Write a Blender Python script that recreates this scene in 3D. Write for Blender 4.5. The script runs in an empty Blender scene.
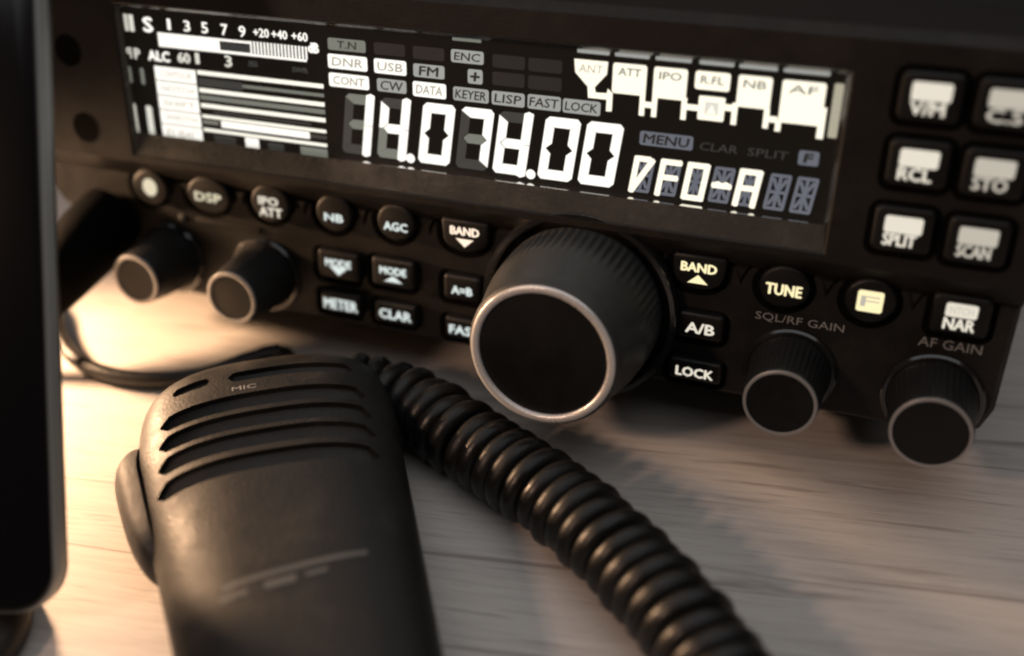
import bpy, math, random
from mathutils import Vector, Matrix, noise
random.seed(7)
S = 0.0011                       # metres per modelling unit (one unit is 1.1 mm)
PI = math.pi
scn = bpy.context.scene
COL = scn.collection

# ------------------------------------------------------------------ materials
def new_mat(name):
    m = bpy.data.materials.new(name); m.use_nodes = True
    nt = m.node_tree
    return m, nt, nt.nodes['Principled BSDF']

def plastic(name, col, rough=0.45, grain=0.0, gscale=2500.0, spec=0.5, metal=0.0, smudge=0.0, coat=0.0):
    m, nt, b = new_mat(name)
    b.inputs['Base Color'].default_value = (*col, 1)
    b.inputs['Roughness'].default_value = rough
    b.inputs['Metallic'].default_value = metal
    b.inputs['Specular IOR Level'].default_value = spec
    b.inputs['Coat Weight'].default_value = coat
    tc = nt.nodes.new('ShaderNodeTexCoord')
    if grain > 0:
        n = nt.nodes.new('ShaderNodeTexNoise'); n.inputs['Scale'].default_value = gscale
        n.inputs['Detail'].default_value = 3
        bp = nt.nodes.new('ShaderNodeBump'); bp.inputs['Strength'].default_value = grain
        bp.inputs['Distance'].default_value = 0.0002
        nt.links.new(tc.outputs['Object'], n.inputs['Vector'])
        nt.links.new(n.outputs['Fac'], bp.inputs['Height'])
        nt.links.new(bp.outputs['Normal'], b.inputs['Normal'])
    if smudge > 0:                # finger marks and dust: patches of other gloss
        n2 = nt.nodes.new('ShaderNodeTexNoise'); n2.inputs['Scale'].default_value = 110
        n2.inputs['Detail'].default_value = 6; n2.inputs['Roughness'].default_value = 0.7
        mr = nt.nodes.new('ShaderNodeMapRange')
        mr.inputs['From Min'].default_value = 0.35; mr.inputs['From Max'].default_value = 0.7
        mr.inputs['To Min'].default_value = rough - smudge; mr.inputs['To Max'].default_value = rough + smudge
        nt.links.new(tc.outputs['Object'], n2.inputs['Vector'])
        nt.links.new(n2.outputs['Fac'], mr.inputs['Value'])
        nt.links.new(mr.outputs['Result'], b.inputs['Roughness'])
    return m

def wear(m, col, scale, lo, hi, amount):
    """rubbed patches of another colour"""
    nt = m.node_tree; b = nt.nodes['Principled BSDF']
    tc = nt.nodes.new('ShaderNodeTexCoord'); n = nt.nodes.new('ShaderNodeTexNoise')
    n.inputs['Scale'].default_value = scale; n.inputs['Detail'].default_value = 8; n.inputs['Roughness'].default_value = .68
    mr = nt.nodes.new('ShaderNodeMapRange'); mr.inputs['From Min'].default_value = lo; mr.inputs['From Max'].default_value = hi
    mr.inputs['To Max'].default_value = amount
    mx = nt.nodes.new('ShaderNodeMix'); mx.data_type = 'RGBA'
    mx.inputs['A'].default_value = b.inputs['Base Color'].default_value; mx.inputs['B'].default_value = (*col, 1)
    nt.links.new(tc.outputs['Object'], n.inputs['Vector']); nt.links.new(n.outputs['Fac'], mr.inputs['Value'])
    nt.links.new(mr.outputs['Result'], mx.inputs['Factor']); nt.links.new(mx.outputs['Result'], b.inputs['Base Color'])

def glow(name, col, strength, base=(0.02, 0.02, 0.02)):
    m, nt, b = new_mat(name)
    b.inputs['Base Color'].default_value = (*base, 1)
    b.inputs['Roughness'].default_value = 0.5
    b.inputs['Emission Color'].default_value = (*col, 1)
    b.inputs['Emission Strength'].default_value = strength
    return m

M = {}
M['panel'] = plastic('panel_plastic', (0.0095, 0.0085, 0.0075), 0.5, 0.4, 2200, spec=0.3, smudge=0.1)
M['case'] = plastic('case_paint', (0.008, 0.0075, 0.007), 0.6, 0.4, 1800, spec=0.2)
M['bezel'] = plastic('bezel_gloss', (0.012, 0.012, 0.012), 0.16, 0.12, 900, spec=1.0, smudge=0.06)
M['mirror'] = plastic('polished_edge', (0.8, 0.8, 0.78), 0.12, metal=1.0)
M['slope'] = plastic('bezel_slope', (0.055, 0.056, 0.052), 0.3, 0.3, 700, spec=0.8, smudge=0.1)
M['button'] = plastic('button_rubber', (0.006, 0.006, 0.006), 0.45, 0.3, 2500, spec=0.35, smudge=0.1)
M['knob_dark'] = plastic('knob_plastic', (0.012, 0.012, 0.012), 0.5, 0.4, 2600, spec=0.35, smudge=0.1)
M['knob'] = plastic('knob_rubber', (0.030, 0.031, 0.031), 0.54, 0.4, 2600, smudge=0.1)
M['knob_face'] = plastic('knob_face', (0.006, 0.006, 0.006), 0.45, 0.3, 2500, spec=0.35, smudge=0.12)
M['chrome'] = plastic('brushed_ring', (0.84, 0.83, 0.82), 0.35, 0.35, 2400, metal=0.4, smudge=0.12)
M['chrome_dim'] = plastic('dull_ring', (0.42, 0.41, 0.40), 0.42, 0.35, 2400, metal=0.45, smudge=0.12)
M['print'] = plastic('grey_print', (0.30, 0.30, 0.29), 0.6)
M['faint_print'] = plastic('faint_print', (0.10, 0.098, 0.092), 0.5)
M['lcd'] = glow('lcd_black', (1.0, .80, .60), 0.006, (0.004, 0.004, 0.004)); M['lcd'].node_tree.nodes['Principled BSDF'].inputs['Specular IOR Level'].default_value = .12
M['hole'] = plastic('socket_black', (0.003, 0.003, 0.003), 0.8, spec=0.03)
M['mic'] = plastic('mic_shell', (0.011, 0.0105, 0.010), 0.55, 0.65, 1500, spec=0.34, smudge=0.12)
M['ptt'] = plastic('ptt_rubber', (0.018, 0.017, 0.017), 0.6, 0.6, 1800, spec=0.3, smudge=0.1)
M['cord'] = plastic('cord_rubber', (0.005, 0.005, 0.005), 0.42, 0.3, 1600, spec=0.42, smudge=0.14)
M['cable'] = plastic('cable_rubber', (0.014, 0.013, 0.012), 0.42, 0.2, 1400)
M['phone_glass'] = plastic('phone_glass', (0.003, 0.003, 0.004), 0.15)
M['phone_frame'] = plastic('phone_frame', (0.40, 0.41, 0.40), 0.45, 0.1, 1200, metal=0.2)
M['stand'] = plastic('stand_rubber', (0.012, 0.011, 0.010), 0.5, 0.3, 900)
WH = (1.0, 0.955, 0.87)
M['lit'] = glow('segment_lit', (1.0, 0.965, 0.89), 1.15)
M['lit_warm'] = glow('segment_lit_warm', (1.0, 0.93, 0.76), 1.2)
M['soft'] = glow('segment_soft', (1.0, 0.97, 0.86), 0.75)
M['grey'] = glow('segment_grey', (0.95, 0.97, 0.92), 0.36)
M['dim'] = glow('segment_dim', (0.85, 0.90, 0.76), 0.21)
M['edge_gleam'] = glow('gleam_cream', (1.0, 0.93, 0.70), 0.42)  # glow colour for the gleam drawn at the display's right edge
M['blue'] = glow('segment_blue_grey', (0.66, 0.71, 0.86), 0.19)
M['ghost'] = glow('segment_ghost', (0.62, 0.68, 0.66), 0.055)
M['faint'] = glow('segment_faint', (0.6, 0.7, 0.75), 0.012)
M['bar'] = glow('segment_bar', (1.0, 0.97, 0.84), 1.1)
M['ink'] = glow('segment_off', (0.5, 0.55, 0.5), 0.02)
M['ink_lit'] = glow('segment_half', (1.0, 0.93, 0.76), 0.42)
M['key_lit'] = glow('key_backlight', (1.0, 0.92, 0.77), .80)
M['key_dim'] = glow('key_backlight_dim', (1.0, 0.92, 0.77), 0.52)
M['key_cream'] = glow('key_backlight_cream', (1.0, 0.92, 0.66), 0.72)
M['key_warm'] = glow('key_backlight_warm', (1.0, 0.80, 0.62), 1.2)
M['key_cool'] = glow('key_backlight_cool', (0.86, 0.96, 0.93), 0.85)
M['key_yellow'] = glow('key_backlight_yellow', (1.0, 0.87, 0.50), 1.1)

wear(M['mic'], (0.055, 0.047, 0.04), 55, .52, .75, .6)
wear(M['panel'], (0.030, 0.026, 0.021), 70, .5, .75, .6)
wear(M['cord'], (0.018, 0.017, 0.015), 140, .55, .75, .6)
wear(M['knob'], (0.07, 0.066, 0.06), 160, .55, .78, .6)
def wood():
    m, nt, b = new_mat('washed_wood')
    N = nt.nodes; L = nt.links
    tc = N.new('ShaderNodeTexCoord')
    mp = N.new('ShaderNodeMapping'); mp.inputs['Rotation'].default_value = (0, 0, math.radians(GRAIN))
    L.new(tc.outputs['Object'], mp.inputs['Vector'])
    def tex(scale, sx, sy, detail, rough=0.6, dist=0.0):
        mm = N.new('ShaderNodeMapping'); mm.inputs['Scale'].default_value = (sx, sy, 1)
        L.new(mp.outputs['Vector'], mm.inputs['Vector'])
        t = N.new('ShaderNodeTexNoise'); t.inputs['Scale'].default_value = scale
        t.inputs['Detail'].default_value = detail; t.inputs['Roughness'].default_value = rough
        t.inputs['Distortion'].default_value = dist
        L.new(mm.outputs['Vector'], t.inputs['Vector']); return t
    def ramp(t, a, b_):
        r = N.new('ShaderNodeMapRange'); r.inputs['From Min'].default_value = a; r.inputs['From Max'].default_value = b_
        r.interpolation_type = 'SMOOTHSTEP'
        L.new(t.outputs['Fac'], r.inputs['Value']); return r
    broad = ramp(tex(1, 6, 60, 3, 0.55, 0.4), 0.3, 0.72)
    fine = ramp(tex(1, 26, 620, 5, 0.7, 0.3), 0.3, 0.7)
    streak = ramp(tex(1, 11, 250, 5, 0.62, 0.6), 0.57, 0.67)
    pores = ramp(tex(1, 60, 1500, 3, 0.6, 0.2), 0.55, 0.70)
    def mix(fac, a, c, k):
        mx = N.new('ShaderNodeMix'); mx.data_type = 'RGBA'
        ml = N.new('ShaderNodeMath'); ml.operation = 'MULTIPLY'; ml.inputs[1].default_value = k
        L.new(fac.outputs['Result'], ml.inputs[0]); L.new(ml.outputs[0], mx.inputs['Factor'])
        if isinstance(a, tuple): mx.inputs['A'].default_value = (*a, 1)
        else: L.new(a.outputs['Result'], mx.inputs['A'])
        mx.inputs['B'].default_value = (*c, 1); return mx
    c = mix(broad, (0.57, 0.525, 0.485), (0.46, 0.42, 0.39), 1.0)
    c = mix(fine, c, (0.66, 0.62, 0.575), 0.7)
    c = mix(streak, c, (0.22, 0.185, 0.165), 0.62)
    c = mix(pores, c, (0.31, 0.27, 0.245), 0.55)
    L.new(c.outputs['Result'], b.inputs['Base Color'])
    b.inputs['Roughness'].default_value = 0.52
    bp = N.new('ShaderNodeBump'); bp.inputs['Strength'].default_value = 0.25; bp.inputs['Distance'].default_value = 0.0003
    L.new(streak.outputs['Result'], bp.inputs['Height']); bp.invert = True
    L.new(bp.outputs['Normal'], b.inputs['Normal'])
    return m
GRAIN = -9.0

# ------------------------------------------------------------------ mesh helpers
class MB:
    """collects vertices and faces; build() links them as ONE mesh object"""
    def __init__(self): self.v = []; self.f = []; self.mi = []; self.sm = []
    def add(self, vs, fs, mi=0, smooth=False):
        o = len(self.v); self.v += [tuple(p) for p in vs]
        for f in fs:
            self.f.append(tuple(i + o for i in f)); self.mi.append(mi); self.sm.append(smooth)
    def rings(self, rings, close=True, cap0=False, cap1=False, mi=0, smooth=True):
        n = len(rings[0]); vs = [p for r in rings for p in r]; fs = []
        for k in range(len(rings) - 1):
            for i in range(n if close else n - 1):
                j = (i + 1) % n
                fs.append((k*n + i, k*n + j, (k+1)*n + j, (k+1)*n + i))
        self.add(vs, fs, mi, smooth)
        if cap0: self.add(rings[0], [tuple(range(n))[::-1]], mi, False)
        if cap1: self.add(rings[-1], [tuple(range(n))], mi, False)
    def build(self, name, mats, parent=None, xf=None, sharp=35):
        me = bpy.data.meshes.new(name)
        vs = [xf(p) for p in self.v] if xf else [tuple(S*c for c in p) for p in self.v]
        me.from_pydata(vs, [], self.f)
        mats = mats if isinstance(mats, (list, tuple)) else [mats]
        for m in mats: me.materials.append(m)
        for p, i, s in zip(me.polygons, self.mi, self.sm): p.material_index = i; p.use_smooth = s
        me.validate(); me.update()
        import bmesh
        bm = bmesh.new(); bm.from_mesh(me)
        bmesh.ops.remove_doubles(bm, verts=bm.verts, dist=1e-7)
        bmesh.ops.recalc_face_normals(bm, faces=bm.faces)
        bm.to_mesh(me); bm.free()
        if any(self.sm): me.set_sharp_from_angle(angle=math.radians(sharp))
        o = bpy.data.objects.new(name, me); COL.objects.link(o)
        if parent: o.parent = parent
        return o

def tag(o, label=None, cat=None, group=None, kind=None):
    if label: o['label'] = label
    if cat: o['category'] = cat
    if group: o['group'] = group
    if kind: o['kind'] = kind
    return o
def empty(name, loc, rot=(0, 0, 0)):
    o = bpy.data.objects.new(name, None); o.empty_display_size = 0.01
    o.location = [S*c for c in loc]; o.rotation_euler = rot; COL.objects.link(o); return o

# panel coordinates: u to the right, v up the panel, w out of the panel -> local space of the radio
V0 = -53.0
def PX(p): return (S*p[0], -S*p[2], S*(p[1] - V0))
CU, CV, CW = 85.3, 55.9, 192.6
def lift(u, v, w):               # measured on the plate plane -> where it sits when it stands w proud of it
    return u + w*(CU - u)/CW, v + w*(CV - v)/CW

def rrect(cx, cy, hw, hh, r, n=5):
    r = min(r, hw*.98, hh*.98); pts = []
    for (sx, sy, a0) in ((1, 1, 0), (-1, 1, 90), (-1, -1, 180), (1, -1, 270)):
        for k in range(n + 1):
            a = math.radians(a0 + 90*k/n)
            pts.append((cx + sx*(hw - r) + r*math.cos(a), cy + sy*(hh - r) + r*math.sin(a)))
    return pts
def ell(cx, cy, a, b, n=40): return [(cx + a*math.cos(2*PI*k/n), cy + b*math.sin(2*PI*k/n)) for k in range(n)]
def inset(poly, d):
    n = len(poly); out = []
    for i in range(n):
        p0 = Vector(poly[i-1]); p = Vector(poly[i]); p1 = Vector(poly[(i+1) % n])
        e0 = (p - p0); e1 = (p1 - p)
        if e0.length < 1e-9: e0 = e1
        if e1.length < 1e-9: e1 = e0
        e0.normalize(); e1.normalize()
        n0 = Vector((-e0.y, e0.x)); n1 = Vector((-e1.y, e1.x)); nn = n0 + n1
        if nn.length < 1e-6: nn = n0.copy()
        nn.normalize(); k = 1/max(0.5, nn.dot(n0))
        q = p + nn*d*k; out.append((q.x, q.y))
    return out
def prism(mb, poly, w0, w1, bev=0.0, mi=0, steps=3, back=False):
    rings = [[(x, y, w0) for x, y in poly]]
    if bev <= 0: rings.append([(x, y, w1) for x, y in poly])
    else:
        for k in range(steps + 1):
            a = PI/2*k/steps
            q = inset(poly, bev*(1 - math.cos(a)))
            rings.append([(x, y, w1 - bev + bev*math.sin(a)) for x, y in q])
    mb.rings(rings, cap0=back, cap1=True, mi=mi)
def flat(mb, poly, w, mi=0): mb.add([(x, y, w) for x, y in poly], [tuple(range(len(poly)))], mi)
def quad(mb, x0, y0, x1, y1, w, mi=0): flat(mb, [(x0, y0), (x1, y0), (x1, y1), (x0, y1)], w, mi)
def lathe(mb, cu, cv, prof, n=72, flute=None, mi=0, cap=False):
    rings = []
    for r, w in prof:
        ring = []
        for k in range(n):
            a = 2*PI*k/n; rr = r
            if flute: rr = r - flute(k, w)
            ring.append((cu + rr*math.cos(a), cv + rr*math.sin(a), w))
        rings.append(ring)
    mb.rings(rings, cap1=cap, mi=mi)

def text_geo(s, cx, cy, wid, hei, bold=0.0, shear=0.0, res=2):
    """outline of a word as flat faces, fitted to wid x hei around (cx, cy)"""
    cu = bpy.data.curves.new('t', 'FONT'); cu.body = s; cu.offset = bold; cu.resolution_u = res
    o = bpy.data.objects.new('t', cu); COL.objects.link(o)
    dg = bpy.context.evaluated_depsgraph_get(); dg.update()
    me = bpy.data.meshes.new_from_object(o.evaluated_get(dg))
    vs = [(v.co.x, v.co.y) for v in me.vertices]; fs = [tuple(p.vertices) for p in me.polygons]
    bpy.data.objects.remove(o); bpy.data.curves.remove(cu); bpy.data.meshes.remove(me)
    x0 = min(v[0] for v in vs); x1 = max(v[0] for v in vs); y0 = min(v[1] for v in vs); y1 = max(v[1] for v in vs)
    out = []
    for x, y in vs:
        fx = ((x - x0)/(x1 - x0) - .5)*wid; fy = ((y - y0)/(y1 - y0) - .5)*hei
        out.append((cx + fx + shear*fy, cy + fy))
    return out, fs
def text(mb, s, cx, cy, wid, hei, w, mi=0, bold=0.02, shear=0.0):
    vs, fs = text_geo(s, cx, cy, wid, hei, 0.0, shear)
    offs = [(0, 0)] if bold < .008 else [(0, 0), (bold*4, 0), (-bold*4, 0), (0, bold*3), (0, -bold*3)]
    for k, (dx, dy) in enumerate(offs): mb.add([(x + dx, y + dy, w + .004*k) for x, y in vs], fs, mi)

# ------------------------------------------------------------------ tabletop (the surface everything stands on)
mb = MB()
mb.rings([[(x, y, z) for x, y in rrect(-20, 60, 520, 330, 8)] for z in (-25, 0)], cap0=True, cap1=True, smooth=False)
tb = mb.build('tabletop', wood())
tag(tb, kind='structure')

# ------------------------------------------------------------------ the radio
TILT = math.radians(8.0)
radio = empty('radio_transceiver', (0, 0, 12), (-TILT, 0, 0))
tag(radio, 'black desktop radio transceiver with glowing white display, lit buttons and a large tuning knob', 'radio')
UL, UR, VB, VT = -101.0, 111.3, -52.4, 20.6
UA = -105.5                      # left end of the display surround
FW = 3.4                         # the display surround stands this much proud of the button field

# front panel: silhouette with cut lower corners
p = MB()
sil = [(-88, VB), (105.5, VB), (109.2, -50), (111.0, -45.5), (UR, -23.8), (UA, -23.8), (UA + .3, -27.5), (-100, -33.5), (-95, -37), (-91, -46)]
p.rings([[(x, y, -12) for x, y in sil], [(x, y, -1.0) for x, y in sil], [(x, y, 0) for x, y in inset(sil, 1.0)]], cap1=True, smooth=False)
# display surround: frame round the display opening
O0 = (-73.1, -12.95, 75.7, 14.1)           # opening at the display plane
O1 = (-74.0, -17.9, 76.5, 14.9)           # opening at the front of the surround
def frame_strip(a, wa, b, wb, mi=0):
    A = [(a[0], a[1], wa), (a[2], a[1], wa), (a[2], a[3], wa), (a[0], a[3], wa)]
    B = [(b[0], b[1], wb), (b[2], b[1], wb), (b[2], b[3], wb), (b[0], b[3], wb)]
    p.rings([A, B], mi=mi, smooth=False)
frame_strip(O1, FW - .35, (O1[0] - .35, O1[1] - .35, O1[2] + .35, O1[3] + .35), FW)
frame_strip((O1[0] - .35, O1[1] - .35, O1[2] + .35, O1[3] + .35), FW, (UA, -19.6, UR, VT), FW)
# step from the surround down to the button field
p.add([(UA, -19.6, FW), (UR, -19.6, FW), (UR, -20.3, FW - .5), (UA, -20.3, FW - .5), (UR, -23.2, .9), (UA, -23.2, .9), (UR, -23.9, .02), (UA, -23.9, .02)],
      [(0, 1, 2, 3), (3, 2, 4, 5), (5, 4, 6, 7)])
# ends of the surround and its sloping top lip
for uu in (UA, UR):
    p.add([(uu, -19.6, FW), (uu, -20.3, FW - .5), (uu, -23.2, .9), (uu, -24, 0), (uu, -24, -12), (uu, 26.5, -12), (uu, 26.5, -.5), (uu, 22.4, 1.9), (uu, VT, FW)], [tuple(range(9))])
p.add([(UA, VT, FW), (UR, VT, FW), (UR, 22.4, 1.9), (UA, 22.4, 1.9), (UR, 26.5, -.5), (UA, 26.5, -.5), (UR, 26.5, -12), (UA, 26.5, -12)],
      [(0, 1, 2, 3)])
p.add([(UA, 22.4, 1.9), (UR, 22.4, 1.9), (UR, 26.5, -.5), (UA, 26.5, -.5), (UR, 26.5, -12), (UA, 26.5, -12)], [(0, 1, 2, 3), (3, 2, 4, 5)], 1)
# little wedges between the round buttons
for u in (-63.5, -49.0, -33.4, -18.8, -3.4, 62.0, 78.0, 93.5):
    uu, vv = lift(u, -25.6, .4)
    p.add([(uu - 1.5, vv + 1.7, .02), (uu + 1.5, vv + 1.7, .02), (uu, vv - 2.6, .02), (uu - .9, vv + 1.3, 1.0), (uu + .9, vv + 1.3, 1.0), (uu, vv - .8, .7)],
          [(0, 1, 4, 3), (1, 2, 5, 4), (2, 0, 3, 5), (3, 4, 5)])
# raised pads behind the left knobs
prism(p, rrect(*lift(-53.5, -33.2, .5), 8.5, .75, .5), .0, .5, .2)
front = p.build('front_panel', [M['panel'], M['case']], radio, PX)

b = MB()
frame = lambda a, wa, c, wc: b.rings([[(a[0], a[1], wa), (a[2], a[1], wa), (a[2], a[3], wa), (a[0], a[3], wa)], [(c[0], c[1], wc), (c[2], c[1], wc), (c[2], c[3], wc), (c[0], c[3], wc)]], smooth=False)
OM = (O0[0] - .1, O0[1] - .1, O0[2] + .1, O0[3] + .1); OW = 2.2
frame(O0, 0.0, OM, OW)
b.build('display_bezel', M['mirror'], radio, PX)
b = MB()
def side(a, wa, c, wc, which, mi=0):
    A = [(a[0], a[1], wa), (a[2], a[1], wa), (a[2], a[3], wa), (a[0], a[3], wa)]
    B = [(c[0], c[1], wc), (c[2], c[1], wc), (c[2], c[3], wc), (c[0], c[3], wc)]
    for k in which: q = (k + 1) % 4; b.add([A[k], A[q], B[q], B[k]], [(0, 1, 2, 3)], mi)
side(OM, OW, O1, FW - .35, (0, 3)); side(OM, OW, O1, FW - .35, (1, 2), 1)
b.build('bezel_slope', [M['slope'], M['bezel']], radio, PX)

# case behind the panel
c = MB()
case = rrect(3, -4.5, 107, 29, 3)
c.rings([[(x, y, w) for x, y in case] for w in (-12, -190)], cap0=True, cap1=True, smooth=False)
c.build('case', M['case'], radio, PX)
for u in (-70, 85):               # folded-out front feet under the panel
    f_ = MB(); prism(f_, rrect(u, -58.2, 7, 6.2, 2), -40, -30, 1.5, back=True)
    f_.build('foot', M['case'], radio, PX)

# sockets at the far left
for (u, v) in ((-90.7, 3), (-89.2, -14.5)):
    uu, vv = lift(u, v, FW)
    s_ = MB(); lathe(s_, uu, vv, [(3.7, FW), (3.65, FW + .1), (3.4, FW + .1), (3.3, FW + .05)], 40)
    so = s_.build('socket', M['case'], radio, PX)
    h_ = MB(); flat(h_, ell(uu, vv, 3.4, 3.4), FW + .12); h_.build('socket_hole', M['hole'], so, PX)

# ---------------------------------------------------------------- display
d = MB(); quad(d, O0[0], O0[1], O0[2], O0[3], 0.0)
lcd = d.build('display', M['lcd'], radio, PX)
W1, W2, W3 = 0.06, 0.12, 0.18
def sub(name, mb, mats, label=None):
    o = mb.build(name, mats, lcd, PX)
    if label: o['label'] = label
    return o

SL = 0.125                        # slant of the figures
def seg_digit(x0, on, ghost=(), ghost2=(), wd=6.9, ht=12.6, vb=-12.1, t=2.05):
    """seven-segment figure; x0 is the left edge at the bottom"""
    m = MB()
    def P(x, y): return (x0 + x + SL*y, vb + y)
    h2 = ht/2; g = 0.0; c = 0.75
    shp = {
     'a': [(g, ht - c), (c, ht), (wd - c, ht), (wd - g, ht - c), (wd - t, ht - t), (t, ht - t)],
     'd': [(t, t), (wd - t, t), (wd - g, c), (wd - c, 0), (c, 0), (g, c)],
     'g': [(t*.5, h2), (t, h2 + t*.48), (wd - t, h2 + t*.48), (wd - t*.5, h2), (wd - t, h2 - t*.48), (t, h2 - t*.48)],
     'f': [(0, ht - c - g), (t - .1, ht - t - g), (t - .1, h2 + t*.5 + g), (t*.4, h2 + g*.6), (0, h2 + g*.6)],
     'b': [(wd, ht - c - g), (wd, h2 + g*.6), (wd - t*.4, h2 + g*.6), (wd - t + .1, h2 + t*.5 + g), (wd - t + .1, ht - t - g)],
     'e': [(0, h2 - g*.6), (t*.4, h2 - g*.6), (t - .1, h2 - t*.5 - g), (t - .1, t + g), (0, c + g)],
     'c': [(wd, h2 - g*.6), (wd, c + g), (wd - t + .1, t + g), (wd - t + .1, h2 - t*.5 - g), (wd - t*.4, h2 - g*.6)]}
    if 'b' in on and 'a' not in on and 'f' not in on or 'B' in on:   # long ends where the neighbour is dark
        shp['b'] = [(wd, ht), (wd, h2 + .05), (wd - t + .1, h2 + .05), (wd - t + .1, ht), (wd - t*.5, ht + .4)]
        shp['c'] = [(wd, h2 - .05), (wd - t + .1, h2 - .05), (wd - t + .1, 0), (wd - t*.5, -.4), (wd, 0)]
    for k, mi in [(s, 0) for s in on.lower()] + [(s, 1) for s in ghost] + [(s, 2) for s in ghost2]:
        flat(m, [P(*q) for q in shp[k]], W1 if mi == 0 else W1*.6, mi)
    return sub('digit', m, [M['lit'], M['dim'], M['ghost']])
seg_digit(-23.0, 'bc', 'ag', 'fed', 6.6)
seg_digit(-14.9, 'fgbcB', 'ed', 'a', 6.6)
seg_digit(-5.6, 'abcdef', '', '', 7.0)
seg_digit(2.7, 'abc', 'g', 'fed', 6.9)
seg_digit(10.7, 'fgbcedB', '', 'a', 7.0)
seg_digit(20.2, 'abcdef', '', '', 7.1)
seg_digit(28.5, 'abcdef', '', '', 7.2)
for (u, v) in ((-7.2, -11.5), (18.9, -11.5)):
    m = MB(); flat(m, ell(u, v, 1.0, 1.0, 20), W2); sub('decimal_point', m, M['lit'])

# boxed indicators: box + dark word cut into it, one mesh each
def ind(x0, y1, x1, y0, word, box, ink, hk=.58, wk=.78, bold=.01):
    m = MB(); flat(m, rrect((x0 + x1)/2, (y0 + y1)/2, (x1 - x0)/2, (y1 - y0)/2, .45, 3), W1, 0)
    if word: text(m, word, (x0 + x1)/2, (y0 + y1)/2, (x1 - x0)*wk, (y1 - y0)*hk, W2, 1, bold, .1)
    return sub('indicator', m, [M[box], M[ink]])
ind(-24.9, 11.4, -16.4, 9.0, 'T.N', 'dim', 'ink', .6, .5)
ind(-25.1, 8.2, -16.2, 5.3, 'DNR', 'lit', 'ink_lit')
ind(-25.1, 4.4, -16.0, 1.6, 'CONT', 'lit', 'ink_lit')
ind(-14.7, 8.2, -7.6, 5.3, 'USB', 'lit', 'ink_lit')
ind(-14.2, 4.3, -7.7, 1.7, 'CW', 'grey', 'ink', .7, .75)
ind(-6.1, 8.0, .6, 5.4, 'FM', 'grey', 'ink', .68, .6, .02)
ind(-6.3, 4.5, .9, 1.5, 'DATA', 'lit', 'ink_lit')
ind(2.0, 11.5, 8.8, 9.0, 'ENC', 'grey', 'ink', .6)
ind(5.5, 8.0, 8.6, 5.2, '+', 'grey', 'ink', .6, .6, .03)
ind(2.4, 4.3, 9.9, 1.6, 'KEYER', 'grey', 'ink', .62, .86)
ind(10.5, 4.3, 17.3, 1.6, 'LISP', 'grey', 'ink', .62, .8)
ind(17.9, 4.4, 24.6, 1.6, 'FAST', 'grey', 'ink', .62, .86)
ind(25.0, 4.3, 32.4, 1.6, 'LOCK', 'grey', 'ink', .62, .86)
for (a, b_, c_, e) in ((-14.6, 11.4, -7.8, 9.0), (-6.1, 11.4, .6, 8.9), (10.6, 11.3, 17.2, 8.8), (17.9, 11.3, 24.6, 8.8), (10.6, 8.0, 17.2, 5.4), (17.9, 8.0, 24.6, 5.4)):
    ind(a, b_, c_, e, None, 'faint', 'ink')
ind(40.3, -.2, 50.4, -2.9, 'MENU', 'blue', 'ink', .64, .84, .02)
ind(69.5, -.4, 73.1, -3.1, 'F', 'blue', 'ink', .6, .4, .03)
for wd, u, v, l in (('CLAR', 55.2, -1.8, 7.0), ('SPLIT', 64.1, -1.8, 7.2)):
    m = MB(); text(m, wd, u, v, l, 1.5, W1, 0, .0, .1); sub('indicator', m, M['ghost'])

# alphanumeric figures VFO-A and two blank places, each on its grey ghost cell
def alpha(x0, strokes, dots=(), blank=False):
    m = MB(); wd, ht, vb = 4.0, 6.9, -12.2
    def P(x, y): return (x0 + x*wd + SL*y*ht, vb + y*ht)
    gm = 1
    def bar(x0_, y0_, x1_, y1_, t, w, mi):
        a = Vector(P(x0_, y0_)); e = Vector(P(x1_, y1_)); n = (e - a); n = Vector((-n.y, n.x)).normalized()*t/2
        q = (e - a).normalized()*t*.35
        flat(m, [tuple(a - q*.6 - n), tuple(e + q*.6 - n), tuple(e + q - n*.3), tuple(e + q + n*.3), tuple(e + q*.6 + n), tuple(a - q*.6 + n), tuple(a - q + n*.3), tuple(a - q - n*.3)], w, mi)
    for (a, e, c_, g) in ((0.1, .96, .9, .96), (.1, .5, .9, .5), (.1, .04, .9, .04), (.1, .06, .1, .94), (.9, .06, .9, .94),
                         (.5, .1, .5, .46), (.5, .54, .5, .9), (.22, .15, .45, .42), (.78, .15, .55, .42), (.22, .85, .45, .58), (.78, .85, .55, .58)):
        bar(a, e, c_, g, .62, W1, gm)
    for (a, e, c_, g) in strokes: bar(a, e, c_, g, 1.12, W2, 0)
    for (x, y, r) in dots:
        q = P(x, y); flat(m, ell(q[0], q[1], r, r, 14), W2, 0)
    return sub('character', m, [M['lit_warm'], M['blue']])
lft = (.1, .02, .1, .98); rgt = (.9, .02, .9, .98); top = (.1, .96, .9, .96); mid = (.1, .5, .9, .5); bot = (.1, .04, .9, .04)
alpha(38.9, [lft, (.15, .08, .85, .94), (.1, .96, .7, .96)])
alpha(44.0, [lft, top, (.1, .52, .85, .52)])
alpha(49.1, [lft, rgt, top, bot])
alpha(54.0, [(.12, .48, .88, .48)], [(.32, .5, .7), (.7, .5, .7)])
alpha(58.8, [lft, rgt, top, mid])
alpha(64.2, [], blank=True)
alpha(69.0, [], blank=True)

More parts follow.
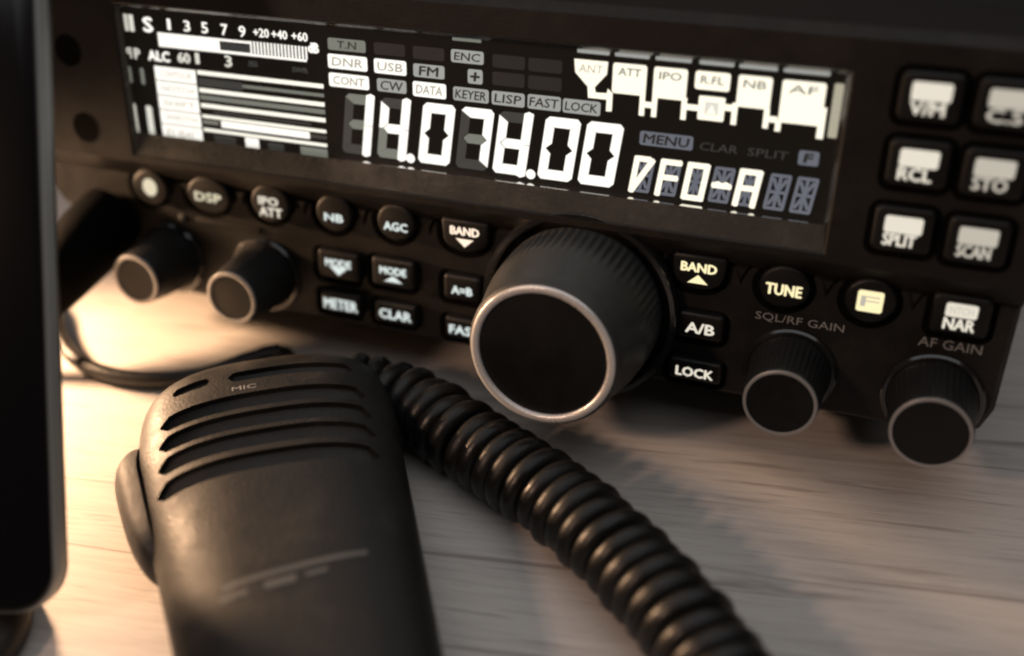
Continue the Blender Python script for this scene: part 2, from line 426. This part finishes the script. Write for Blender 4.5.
# signal-path diagram at the upper right of the display
m = MB(); flat(m, [(26.9, 11.9), (33.4, 11.9), (33.3, 9.6), (31.1, 7.0), (31.3, 6.0), (33.5, 6.1), (33.6, 7.0), (34.6, 6.2), (34.6, 2.8), (33.5, 2.7), (33.5, 4.9), (29.9, 4.9), (29.7, 7.0), (27.2, 9.4)], W1)
text(m, 'ANT', 30.2, 10.3, 4.6, 1.5, W2, 1, .0, .05)
sub('diagram_block', m, [M['lit_warm'], M['ink_lit']])
def block(x0, x1, y0, y1, word=None, legs=(), dark=True):
    m = MB(); flat(m, rrect((x0 + x1)/2, (y0 + y1)/2, (x1 - x0)/2, (y1 - y0)/2, .5, 3), W1, 0)
    if word: text(m, word, (x0 + x1)/2, y1 - 1.5, (x1 - x0)*.66, 1.4, W2, 1, .01, .05)
    for (u0, u1, v0, v1) in legs: quad(m, u0, v0, u1, v1, W1*.8, 0)
    return sub('diagram_block', m, [M['lit_warm'], M['dim']])
block(34.4, 40.8, 6.3, 11.9, 'ATT', [(39.8, 40.8, 2.6, 6.8), (40.7, 42.2, 4.2, 5.3)])
block(42.1, 48.3, 6.2, 11.9, 'IPO', [(42.1, 43.1, 2.6, 6.4), (47.6, 48.6, 2.7, 6.8), (48.5, 50.9, 4.6, 5.7)])
block(49.7, 56.0, 8.6, 11.9, 'R.FL')
m = MB()
ring = [(50.6, 3.1), (55.6, 3.1), (55.6, 7.5), (50.6, 7.5)]
prism(m, rrect(53.1, 5.3, 2.4, 2.2, .3, 2), W1*.5, W1, 0)
flat(m, [(51.9, 4.2), (54.4, 4.2), (54.4, 6.5), (51.9, 6.5)], W2, 1); flat(m, [(52.3, 4.4), (54.0, 4.4), (53.2, 6.0)], W3, 0)
quad(m, 55.4, 5.2, 57.2, 6.4, W1*.8)
sub('diagram_block', m, [M['lit_warm'], M['soft']])
block(57.4, 63.4, 6.2, 11.9, 'NB', [(56.8, 57.8, 2.8, 6.8), (62.5, 63.5, 2.8, 6.4), (63.4, 65.0, 4.0, 5.1)])
block(65.1, 72.6, 4.2, 11.8, 'AF', [(64.7, 65.7, 2.5, 4.4), (72.0, 73.2, 2.0, 7.6)])

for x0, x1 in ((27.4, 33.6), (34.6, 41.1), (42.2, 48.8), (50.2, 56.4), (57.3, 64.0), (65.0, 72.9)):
    m = MB(); flat(m, rrect((x0 + x1)/2, 13.45, (x1 - x0)/2, .38, .2, 2), W1); sub('bezel_reflection', m, M['grey'])  # glowing dashes standing in for the blocks' reflections in the top bezel edge
m = MB(); flat(m, rrect(74.7, 7.2, .8, 4.8, .3, 2), W1); sub('bezel_reflection', m, M['edge_gleam'])  # glowing strip standing in for the gleam on the right bezel edge
m = MB(); flat(m, rrect(5.3, 13.45, 3.0, .3, .15, 2), W1); sub('bezel_reflection', m, M['dim'])  # dimmer drawn-in reflection dash further left
# signal meter at the left
def glyph(word, u, v, wid, hei, mat='soft', bold=.03):
    m = MB(); text(m, word, u, v, wid, hei, W1, 0, bold); return sub('meter_mark', m, M[mat])
glyph('I', -72.4, 10.4, .9, 3.4); glyph('S', -68.2, 10.4, 2.3, 3.0, 'lit', .05)
for wd, u in (('1', -62.8), ('3', -58.3), ('5', -53.9), ('7', -49.1), ('9', -44.8)): glyph(wd, u, 10.9, .7 if wd == '1' else 1.5, 2.2, 'lit', .02)
for wd, u in (('+20', -40.3), ('+40', -36.0), ('+60', -31.3)): glyph(wd, u, 11.0, 3.6, 1.7, 'lit', .02)
glyph('dB', -28.3, 9.0, 2.3, 1.9, 'lit', .04)
m = MB(); quad(m, -66.0, 6.0, -50.6, 9.0, W1, 0)
quad(m, -50.6, 6.0, -43.2, 6.6, W1, 0); quad(m, -50.6, 8.5, -43.2, 9.0, W1, 0); quad(m, -50.4, 6.9, -43.4, 8.2, W1, 2)
quad(m, -43.2, 6.0, -30.0, 6.5, W1, 0)
for k in range(17):
    x = -43.2 + k*13.0/16
    quad(m, x, 6.5, x + .42, 9.1, W1, 0)
for k in range(4): quad(m, -43.2, 6.9 + k*.6, -30.0, 7.1 + k*.6, W1*.6, 1)
sub('signal_bar', m, [M['lit'], M['grey'], M['ghost']])
glyph('P', -72.0, 3.9, 1.3, 2.2); glyph('ALC', -66.4, 3.9, 5.4, 2.1, 'lit', .04); glyph('60', -60.0, 4.1, 3.0, 2.1, 'soft', .04)
glyph('1', -56.6, 4.3, .8, 2.2); glyph('3', -48.9, 4.4, 1.6, 2.3); glyph('5', -42.9, 4.4, 2.4, 1.0, 'ghost'); glyph('SWR', -31.7, 4.2, 3.6, 1.0, 'ghost')
m = MB(); flat(m, rrect(-71.4, -.9, .5, 1.8, .3, 2), W1); sub('meter_mark', m, M['dim'])
m = MB(); flat(m, rrect(-70.9, -10.4, .8, 3.0, .4, 2), W1); sub('meter_mark', m, M['soft'])
names = ('CONTOUR', 'NOTCH', 'SHIFT', 'WIDTH', 'FUNC')
for k, wd in enumerate(names):
    y1 = 1.7 - k*3.2; y0 = y1 - 3.0
    m = MB(); flat(m, [(-68.0, y0), (-57.5, y0), (-57.5, y1), (-68.0, y1)], W1, 0)
    text(m, wd, -62.6, (y0 + y1)/2, 8.2, 1.3, W2, 1, 0)
    sub('meter_label', m, [M['lit'], M['ink_lit']])
def meter_bar(quads):
    m = MB()
    for (x0, y0, x1, y1, mi) in quads: quad(m, x0, y0, x1, y1, W1 if mi != 1 else W1*.6, mi)
    return sub('filter_bar', m, [M['bar'], M['ghost'], M['lit'], M['dim']])
R0, R1 = -57.0, -26.5
meter_bar([(R0, .9, R1, 1.8, 0), (R0, -1.5, -46, .2, 1), (-46, -.9, R1, -.2, 3)])
meter_bar([(R0, -2.9, R1, -2.0, 0), (R0, -4.5, R1, -3.5, 3)])
meter_bar([(R0, -6.2, R1, -5.3, 0), (-54, -7.2, -30, -6.8, 1)])
meter_bar([(R0, -8.5, R1, -7.8, 0), (-52.3, -10.2, -30.5, -8.7, 2), (R0, -9.8, -53, -9.0, 3), (-30.3, -9.9, R1, -9.1, 1)])
meter_bar([(R0, -11.5, R1, -10.8, 0), (-46.6, -13.8, -43.2, -11.7, 2), (-54.5, -12.8, -49, -12.2, 1), (-41, -12.9, -37, -12.2, 1), (-33, -13.2, R1, -12.0, 3)])

# ---------------------------------------------------------------- buttons
BW = 2.2
def button(poly_fn, u, v, legends, mat='key_lit', w0=0.0, bw=BW, bev=.7, label=None, name='button', cup=True):
    uu, vv = lift(u, v, w0 + bw)
    m = MB(); poly = poly_fn(uu, vv)
    prism(m, poly, w0 - .5, w0 + bw, bev)
    o = m.build(name, M['button'], radio, PX)
    if cup:
        wl = MB(); cu_, cv_ = lift(u, v, w0); wp = inset(poly_fn(cu_ - .1, cv_ + .1), -1.15); flat(wl, wp, w0 + .03); wl.build('button_well', M['hole'], o, PX)
    if label: o['label'] = label
    for lg in legends:
        g = MB(); wt = w0 + bw + .05
        if lg[0] == 'poly': flat(g, [(uu + x, vv + y) for x, y in lg[1]], wt)
        elif lg[0] == 'box':            # lit box with a dark word in it
            _, du, dv, wd, hh, word = lg
            flat(g, rrect(uu + du, vv + dv, wd/2, hh/2, .5, 3), wt, 0)
            if word: text(g, word, uu + du, vv + dv, wd*.72, hh*.5, wt + .06, 1, .0)
        else:
            word, du, dv, wd, hh = lg; text(g, word, uu + du, vv + dv - .3, wd, hh, wt, 0, .03)
        g.build('legend', [M[mat], M['key_dim'] if mat != 'key_dim' else M['dim']], o, PX)
    return o
circ = lambda r, r2=None: (lambda x, y: ell(x, y, r, r2 or r, 48))
rect = lambda hw, hh, r=1.0: (lambda x, y: rrect(x, y, hw, hh, r))
def trap(x, y):                   # wide at the top, rounded towards the bottom
    pts = [(5.4, 3.6), (-5.4, 3.6)] + [(-5.4 + 1.2*(1 - math.cos(t)), 1.6 - 1.6) for t in (0,)]
    pts = [(x + 5.3, y + 3.0), (x + 4.8, y + 3.6), (x - 4.8, y + 3.6), (x - 5.3, y + 3.0)]
    for k in range(9):
        a = PI + PI*k/8
        pts.append((x + 5.0*math.cos(a)*(1 if abs(math.cos(a)) > .99 else .98), y - .8 + 2.8*math.sin(a)))
    return pts
dn = ('poly', [(-2.0, -.5), (0, -2.3), (2.0, -.5)]); up = ('poly', [(-2.0, -2.2), (2.0, -2.2), (0, -.4)])
button(circ(4.7, 4.2), -73.8, -26.8, [('poly', ell(.1, .1, 1.9, 2.1, 24))], 'key_cream', label='round power button')
button(circ(5.6, 4.3), -58.0, -26.6, [('DSP', 0, -.1, 6.8, 2.0)], 'key_cream')
button(circ(4.9, 4.4), -41.9, -26.3, [('IPO', -.3, .9, 4.8, 1.8), ('ATT', .1, -1.6, 5.6, 2.0)], 'key_lit')
button(circ(4.4, 4.2), -26.0, -26.4, [('NB', 0, -.5, 4.4, 1.7)], 'key_cool')
button(circ(4.4, 4.2), -11.2, -26.3, [('AGC', 0, -.5, 5.4, 1.8)], 'key_cool')
button(trap, 4.7, -27.0, [('BAND', 0, 1.5, 6.3, 1.7), dn], 'key_warm')
button(trap, 53.8, -27.0, [('BAND', 0, 1.4, 6.8, 1.8), up], 'key_yellow')
button(circ(4.8, 4.3), 70.2, -27.3, [('TUNE', 0, -.2, 6.6, 2.2)], 'key_yellow')
button(circ(4.7, 4.4), 85.9, -27.4, [('box', 0, 0, 4.6, 4.2, 'F')], 'key_yellow')
button(rect(5.0, 3.9, 1.2), 101.7, -27.6, [('box', 0, 1.1, 5.4, 2.7, 'NTCH'), ('NAR', 0, -1.3, 5.2, 2.2)], 'key_lit')
button(rect(5.1, 3.3), -25.6, -38.6, [('MODE', 0, 1.0, 6.2, 1.7), ('poly', [(-2.3, -.2), (0, -2.2), (2.3, -.2)])], 'key_cool')
button(rect(5.1, 3.3), -12.2, -38.2, [('MODE', 0, .9, 6.2, 1.7), ('poly', [(-2.2, -2.0), (2.2, -2.0), (0, -.5)])], 'key_cool')
button(rect(5.0, 2.5, .8), -25.6, -47.7, [('METER', 0, 0, 8.2, 2.4)], 'key_cool')
button(rect(5.0, 2.5, .8), -12.0, -47.8, [('CLAR', 0, 0, 7.6, 2.2)], 'key_cool')
button(rect(4.2, 2.9), 4.0, -39.0, [('A=B', 0, -.1, 4.6, 1.8)], 'key_cool')
button(rect(4.6, 2.4, .8), 4.6, -48.6, [('FAST', 0, 0, 7.0, 2.0)], 'key_cool')
button(rect(4.6, 2.8), 55.2, -38.5, [('A/B', 0, 0, 5.6, 2.2)], 'key_lit')
button(rect(5.3, 2.3, .8), 55.0, -48.5, [('LOCK', 0, 0, 7.4, 2.0)], 'key_lit')
for u, v, word, mat in ((89.7, 11.0, 'V/M', 'key_lit'), (101.9, 11.0, 'C.S', 'key_dim'), (89.7, -.6, 'RCL', 'key_lit'), (101.9, -.8, 'STO', 'key_dim'), (89.2, -12.9, 'SPLIT', 'key_lit'), (101.7, -13.2, 'SCAN', 'key_dim')):
    button(rect(5.0, 4.1, 1.2), u, v, [('box', 0, 1.0, 6.3, 3.1, None), (word, -.3, -1.5, 5.4, 2.2)], mat, w0=FW, bw=1.8)
# status lamp and printed words
m = MB(); lathe(m, *lift(-66, -33.0, .4), [(.9, 0), (.8, .4), (.01, .6)], 20); m.build('status_lamp', M['faint_print'], radio, PX)
for wd, u, v, l in (('SQL/RF GAIN', 73.9, -33.9, 16.6), ('AF GAIN', 101.0, -33.6, 11.0)):
    m = MB(); text(m, wd, *lift(u, v, .05), l, 1.9, .06, 0, .0); m.build('printed_legend', M['print'], radio, PX)

# ---------------------------------------------------------------- knobs
def knob(u, v, prof, ring, face, chrome='chrome', collar=None, flute=None, n=96, name='knob', label=None, mat='knob_dark'):
    k = MB(); lathe(k, u, v, prof, n, flute); o = k.build(name, M[mat], radio, PX, 40)
    if label: o['label'] = label
    r = MB(); lathe(r, u, v, ring, 96); r.build('trim_ring', M[chrome], o, PX, 50)
    f = MB(); lathe(f, u, v, face, 72); f.build('knob_cap', M['knob_face'], o, PX)
    if collar:
        c_ = MB(); lathe(c_, u, v, collar, 96); c_.build('collar', M['bezel'], o, PX)
    return o
def ribs(nrib, n, depth, w0, w1):
    def f(k, w):
        e = min(1, max(0, (w - w0)/.8))*min(1, max(0, (w1 - w)/4.0))
        return depth*e*(0.5 - 0.5*math.cos(2*PI*k*nrib/n))
    return f
knob(30.5, -37.5,
     [(16.6, .2), (17.2, 1.5), (17.3, 3.0), (17.3, 5.0), (17.25, 7), (17.15, 9), (17.0, 11), (16.7, 13), (16.3, 15), (15.9, 17), (15.5, 19), (15.2, 21), (15.0, 23), (14.75, 24.2), (14.3, 24.8), (14.1, 24.9)],
     [(14.15, 24.6), (14.1, 25.2), (13.85, 25.4), (12.95, 25.4), (12.65, 25.15), (12.55, 24.5)],
     [(12.6, 24.6), (11.5, 24.7), (6, 24.85), (.01, 24.9)], 'chrome',
     [(20.6, 0), (20.6, 2.6), (20.2, 3.3), (19.3, 3.4), (18.7, 2.8), (18.5, .3)], ribs(64, 512, .5, 3.2, 13.0), 512, 'tuning_knob', 'large main tuning knob with ribbed skirt', 'knob')
def small(u, v, rb, rf, h, chrome, nr=40, rim=.75):
    knob(u, v, [(rb, .3), (rb + .2, .9), (rb, 1.8), (rb - .2*(rb - rf), h*.3), (rb - .5*(rb - rf), h*.6), (rf + .25, h*.9), (rf + .1, h - .3), (rf - .1, h)],
         [(rf, h - .2), (rf - .05, h + .2), (rf - .3, h + .35), (rf - rim, h + .25), (rf - rim - .05, h - .1)],
         [(rf - rim, h), (rf*.5, h + .1), (.01, h + .12)], chrome,
         [(rb + 1.3, 0), (rb + 1.3, .6), (rb + .9, 1.0), (rb + .3, 1.0), (rb + .2, .3)], ribs(nr, 240, .28, 1.8, h - 1), 240)
small(73.4, -44.4, 7.7, 6.8, 13.8, 'chrome_dim', rim=.62)
small(99.9, -44.9, 8.0, 7.1, 13.5, 'chrome_dim', rim=.6)
small(-69.6, -43.5, 7.4, 5.9, 14, 'chrome_dim', rim=.9)
small(-44.5, -43.6, 7.6, 6.1, 14, 'chrome_dim', rim=.9)

# ------------------------------------------------------------------ hand microphone, lying face up in front of the radio
MA = math.radians(33.0); MC = (-13.0, -51.0)
mic = empty('hand_microphone', (MC[0], MC[1], 0), (0, 0, MA))
tag(mic, 'black hand microphone with curved sound slots, lying face up on the table', 'microphone')
BT, BB = 33.0, -62.0
def hw(b):
    base = 25.3 if b > 8 else 25.3 - (8 - b)*.1
    if b > 12:
        t = (b - 12)/(BT - 12); base *= max(0, 1 - t**4.0)**(1/2.7)
    if b < -54:
        t = (-54 - b)/8.0; base *= max(0, 1 - t**2.4)**(1/2.4)
    return base
def ctr(b): return -0.3 + (0 if b > 5 else (5 - b)*.09)
def ztop(b):
    z = 22.5
    if b < -8: z -= (-8 - b)*.05
    if b > 22: z -= ((b - 22)/11.0)**2*6.0
    if b < -54: z -= ((-54 - b)/8.0)**2*6
    return z
ZM = 9.0
def surf(a, b):                   # height of the shell above the table
    h = hw(b); t = min(1, abs(a - ctr(b))/max(h, .01))
    return ZM + (ztop(b) - ZM)*max(0, 1 - t**2.9)**(1/2.6)
m = MB(); rings = []; NB_ = 96; NR = 80
for k in range(NB_ + 1):
    s = k/NB_; b_ = BT + (BB - BT)*(0.5 - 0.5*math.cos(PI*s)); b_ = min(BT - .02, max(BB + .02, b_))
    h = hw(b_); ring = []
    for i in range(NR):
        t = 2*PI*i/NR; cs, sn = math.cos(t), math.sin(t)
        n1 = 2.9; aa = math.copysign(abs(cs)**(2/n1), cs)
        zz = ZM + (ztop(b_) - ZM)*abs(sn)**(2/2.6) if sn >= 0 else ZM - (ZM - .4)*abs(sn)**(2/3.6)
        ring.append((ctr(b_) + h*aa, b_, zz))
    rings.append(ring)
m.rings(rings, cap0=True, cap1=True)
body = m.build('shell', M['mic'], mic, None, 50)
# sound slots cut into the face
cut = MB()
def slot(a0, a1, bc, wid=4.7, depth=2.9, sag=1.1):
    n = 26; R = []
    for k in range(n + 1):
        t = k/n; a = a0 + (a1 - a0)*t
        b_ = bc + sag*(1 - ((a - 1)/21.0)**2) - sag
        e = min(1.0, math.sqrt(max(0.02, 1 - max(0, 1 - min(t, 1 - t)*(a1 - a0)/(wid*.5))**2)))
        hb = wid/2*e; zs = surf(a, b_)
        R.append([(a, b_ - hb, zs - depth), (a, b_ + hb, zs - depth*.4), (a, b_ + hb, zs + 4), (a, b_ - hb, zs + 4)])
    cut.rings(R, cap0=True, cap1=True, smooth=False)
slot(-17.5, -10.2, 21.2, 2.6); slot(-6.5, 17.6, 20.6, 3.2)
for bc, e in ((12.4, 19.2), (6.4, 19.8), (.5, 19.8), (-5.8, 19.8)):
    slot(-19.6, e, bc)
co = cut.build('slot_cutter', M['mic'], mic)
md = body.modifiers.new('slots', 'BOOLEAN'); md.operation = 'DIFFERENCE'; md.solver = 'EXACT'; md.object = co
dg = bpy.context.evaluated_depsgraph_get(); dg.update()
nm = bpy.data.meshes.new_from_object(body.evaluated_get(dg)); body.modifiers.clear(); body.data = nm; nm.name = 'shell'
bpy.data.objects.remove(co)
# worn pale tips at the right slot ends, small lettering and a rubbed name strip
def on_shell(mb, pts, fs, off=.06): mb.add([(x, y, surf(x, y) + off) for x, y in pts], fs)
vs, fs = text_geo('MIC', -3.5, 16.5, 4.6, 1.3, 0); w_ = MB(); on_shell(w_, vs, fs); w_.build('printed_legend', M['print'], mic)
# push-to-talk bar on the left flank
m = MB(); R = []
for k in range(25):
    t = k/24; b_ = 14.5 + (-17.0 - 14.5)*t; e = (1 - abs(2*t - 1)**3.2)**.5
    a0 = ctr(b_) - hw(b_) + 1.0; pr = 5.6*e*(1 - .25*t); zc = 10.0; hz = 6.6*(.35 + .65*e)
    R.append([(a0 - pr*max(0, math.cos(x))**.6, b_, zc + hz*math.sin(x)) for x in [(-90 + 180*i/14)*PI/180 for i in range(15)]])
m.rings(R, close=False); m.build('push_to_talk_bar', M['ptt'], mic, None, 60)
# flexible sleeve where the cord leaves the top of the shell
m = MB(); pts = [Vector((12, 26, 10)), Vector((15.5, 31, 9.5)), Vector((18, 34.5, 8.5))]

def tube(mb, pts, rad, n=16, caps=True):
    pts = [Vector(p_) for p_ in pts]; R = []; up = Vector((0, 0, 1)); prev = None
    for i, p_ in enumerate(pts):
        t = (pts[min(i+1, len(pts)-1)] - pts[max(i-1, 0)]).normalized()
        if prev is None: x = t.cross(up); x = x.normalized() if x.length > 1e-4 else Vector((1, 0, 0))
        else: x = (prev - t*prev.dot(t)).normalized()
        prev = x; y = t.cross(x); r = rad[i] if isinstance(rad, (list, tuple)) else rad
        R.append([tuple(p_ + (x*math.cos(2*PI*k/n) + y*math.sin(2*PI*k/n))*r) for k in range(n)])
    mb.rings(R, cap0=caps, cap1=caps)
def spline(P, n):
    P = [Vector(p_) for p_ in P]; P = [P[0]*2 - P[1]] + P + [P[-1]*2 - P[-2]]; out = []
    for i in range(1, len(P) - 2):
        for k in range(n):
            t = k/n; a, b_, c_, e = P[i-1], P[i], P[i+1], P[i+2]
            out.append(.5*((2*b_) + (c_ - a)*t + (2*a - 5*b_ + 4*c_ - e)*t*t + (3*b_ - a - 3*c_ + e)*t**3))
    out.append(P[-2]); return out
def resample(P, step):
    out = [P[0]]; acc = 0; last = P[0]
    for q in P[1:]:
        while (q - last).length >= step:
            last = last + (q - last).normalized()*step; out.append(last)
    return out
tube(m, pts, [5.2, 4.6, 4.0], 20); m.build('cord_sleeve', M['cord'], mic)

# rubbed name strip low on the face
st = MB()
for (a0, a1, b0, b1) in ((-8.0, 15.0, -29.2, -28.2), (-8.5, -4, -31.4, -30.4), (-1.5, 3.5, -31.6, -30.2), (5, 8.5, -31.2, -30.4)):
    n = 12; vv = []; ff = []
    for k in range(n + 1):
        a = a0 + (a1 - a0)*k/n; vv += [(a, b0 + .1*a - 4), (a, b1 + .1*a - 4)]
        if k < n: ff.append((2*k, 2*k + 2, 2*k + 3, 2*k + 1))
    on_shell(st, vv, ff, .05)
st.build('name_strip', M['faint_print'], mic)

# ------------------------------------------------------------------ coiled cord
path = resample(spline([(-14, -19, 10), (-6.5, -17.5, 9), (3, -19, 8.3), (14, -24.5, 8.3), (24, -29, 8.3), (34.5, -34, 8.3), (45, -40, 8.3), (56, -48, 8.3), (66.5, -57, 8.3), (77, -68, 8.3), (86, -79, 8.3), (95, -92, 8.3)], 24), .25)
PITCH, RC, RW = 4.15, 6.05, 2.1
hel = []; prev = None; dist = 0
for i, q in enumerate(path):
    t = (path[min(i+1, len(path)-1)] - path[max(i-1, 0)]).normalized()
    x = t.cross(Vector((0, 0, 1))).normalized(); y = x.cross(t)
    for s in range(2):
        ss = dist + .125*s; a = 2*PI*ss/PITCH; wob = 1 + .035*math.sin(ss*.9) + .03*math.sin(ss*2.3 + 1); a += .45*math.sin(ss*.31) + .3*math.sin(ss*.83 + 2)
        qq = q + t*.125*s
        hel.append(qq + (x*math.cos(a) + y*math.sin(a))*RC*wob)
    dist += .25
m = MB(); tube(m, hel, RW, 12); cord = m.build('coiled_cord', M['cord'], None, None, 80)
tag(cord, 'thick black coiled microphone cord snaking across the table in front of the radio', 'cord')

# ------------------------------------------------------------------ thin cable with its plug in the left of the radio
cab = empty('plug_cable', (-86, -14, 0)); C0 = Vector((-86, -14, 0))
tag(cab, 'thin smooth black cable curving over the bright table from a plug in the radio', 'cable')
loc = lambda P: [Vector(q) - C0 for q in P]
m = MB(); cp = spline([(-94, -20, 14.5), (-106, -25, 9), (-121, -27, 4), (-128, -14, 2.2), (-121, -1, 2.2), (-109, -2.5, 2.2), (-98, -12.5, 2.2), (-87, -19.5, 2.2), (-76, -22, 2.2), (-64, -20.5, 2.2), (-54.5, -15.5, 2.3), (-48, -8.5, 2.8), (-43.2, -3.6, 3.0), (-39.5, -3.5, 2.6), (-35, -9, 2.2), (-31, -18, 2.2)], 14)
tube(m, loc(cp), 1.85, 16); m.build('cable', M['cable'], cab, None, 80)
m = MB(); pl = [(-86, 3, 29), (-86.5, -4, 27.5), (-87.3, -9, 25.5), (-88.2, -12, 24), (-89.2, -14.5, 22), (-91.5, -18, 18), (-95, -20.5, 13.5)]
tube(m, loc(pl), [8.2, 8.2, 8.0, 7.6, 7.0, 5.6, 3.0], 24); m.build('plug', M['hole'], cab, None, 40)

# ------------------------------------------------------------------ phone leaning on its stand at the left
PTH = 5.6
upv = Vector((-.168, .495, .852)).normalized(); rgt = Vector((.947, .322, 0))
rgt = (rgt - upv*rgt.dot(upv)).normalized(); nrm = rgt.cross(upv)
PC = Vector((-34.1, -84.4, 6.0)) + nrm*PTH      # lower right front corner
ph = empty('smartphone', tuple(PC - rgt*34)); ph['label'] = 'black smartphone with dark screen standing upright at the left edge of the picture'; ph['category'] = 'phone'
base = PC - rgt*34
def PH(p): q = PC + rgt*p[0] + upv*p[1] + nrm*p[2] - base; return (S*q.x, S*q.y, S*q.z)
PWID, PHEI = 68.0, 138.0
prof = rrect(-PWID/2, PHEI/2, PWID/2, PHEI/2, 7.5, 10)
m = MB(); R = []
for k in range(13):
    a = PI*k/12; R.append([(x, y, -PTH/2 - PTH/2*math.cos(a)*.98) for x, y in inset(prof, .9*(1 - math.sin(a)**.7))])
m.rings(R[:6], mi=1); m.rings(R[5:12]); m.rings(R[11:], mi=1); m.build('frame', [M['phone_frame'], M['stand']], ph, PH, 50)
m = MB(); ip = inset(prof, .85); prism(m, ip, -.3, .12, .25, back=True); m.build('screen', M['phone_glass'], ph, PH)
m = MB(); ip = inset(prof, .8); prism(m, ip, -PTH + .3, -PTH - .1, 0, back=True); m.build('back_cover', M['phone_glass'], ph, PH)

sd = empty('phone_stand', (-59, -97, 0)); D0 = Vector((-59, -97, 0))
tag(sd, 'dark rounded stand holding up the phone, low at the left corner', 'stand')
m = MB(); R = []
for r, z in ((18.2, .0), (19.4, .8), (19.8, 2.2), (19.4, 4.0), (18.2, 5.6), (16.0, 6.6), (.05, 7.0)):
    R.append([(r*math.cos(2*PI*k/64), r*math.sin(2*PI*k/64), z) for k in range(64)])
m.rings(R); m.build('base', M['stand'], sd)
m = MB()
bx = [(-12, -1.5), (12, -1.5), (12, 1.5), (-12, 1.5)]
R = [[tuple((PC - rgt*30 + rgt*x + nrm*(-PTH - 2 + y) + upv*h) - D0) for x, y in bx] for h in (-2.5, 60)]
m.rings(R, cap0=True, cap1=True, smooth=False); m.build('back_rest', M['stand'], sd)

# ------------------------------------------------------------------ light
def lamp(name, kind, loc, energy, col, size=.01, target=None, spread=None):
    l = bpy.data.lights.new(name, kind); l.energy = energy; l.color = col
    if kind == 'AREA': l.size = size; 
    else: l.shadow_soft_size = size
    o = bpy.data.objects.new(name, l); o.location = [S*c_ for c_ in loc]; COL.objects.link(o)
    if target is not None:
        dv = Vector(target) - Vector(loc); o.rotation_euler = dv.to_track_quat('-Z', 'Y').to_euler()
    return o
dl = lamp('desk_lamp', 'SPOT', (-165, -22, 56), 4.0, (1.0, .62, .36), 9*S, (-72, -46, 0))
dl.data.spot_size = math.radians(90); dl.data.spot_blend = 1.0
lamp('warm_room_lamp', 'POINT', (-205, -385, 295), 3.8, (1.0, .65, .47), 24*S)
lamp('overhead_fill', 'AREA', (40, 20, 430), 1.25, (.95, .95, .97), 700*S, (40, 0, 0))  # unseen overhead area light added as soft ambient fill
w = bpy.data.worlds.new('World'); scn.world = w; w.use_nodes = True
w.node_tree.nodes['Background'].inputs['Color'].default_value = (.12, .105, .09, 1)
w.node_tree.nodes['Background'].inputs['Strength'].default_value = .2

# ------------------------------------------------------------------ camera
cam = bpy.data.cameras.new('Camera'); co = bpy.data.objects.new('Camera', cam); COL.objects.link(co)
r_ = Vector((0.93738419, 0.34676277, -0.03265674)); d_ = Vector((0.16843266, -0.53338043, -0.82893652)); f_ = Vector((-0.30486278, 0.77153153, -0.55838856))
L = Vector((85.28716464, -175.59212408, 146.61739967))*S
co.matrix_world = Matrix(((r_.x, -d_.x, -f_.x, L.x), (r_.y, -d_.y, -f_.y, L.y), (r_.z, -d_.z, -f_.z, L.z), (0, 0, 0, 1)))
cam.sensor_width = 36; cam.lens = 36*1075.4261/1024
cam.clip_start = .005; cam.clip_end = 50
cam.dof.use_dof = True; cam.dof.focus_distance = 209*S; cam.dof.aperture_fstop = 4.5; cam.dof.aperture_blades = 7
scn.camera = co
scn.view_settings.view_transform = 'Standard'; scn.view_settings.look = 'None'
scn.cycles.filter_width = 2.2
scn.view_settings.exposure = 0; scn.view_settings.gamma = 1
scn.render.resolution_x = 1024; scn.render.resolution_y = 656
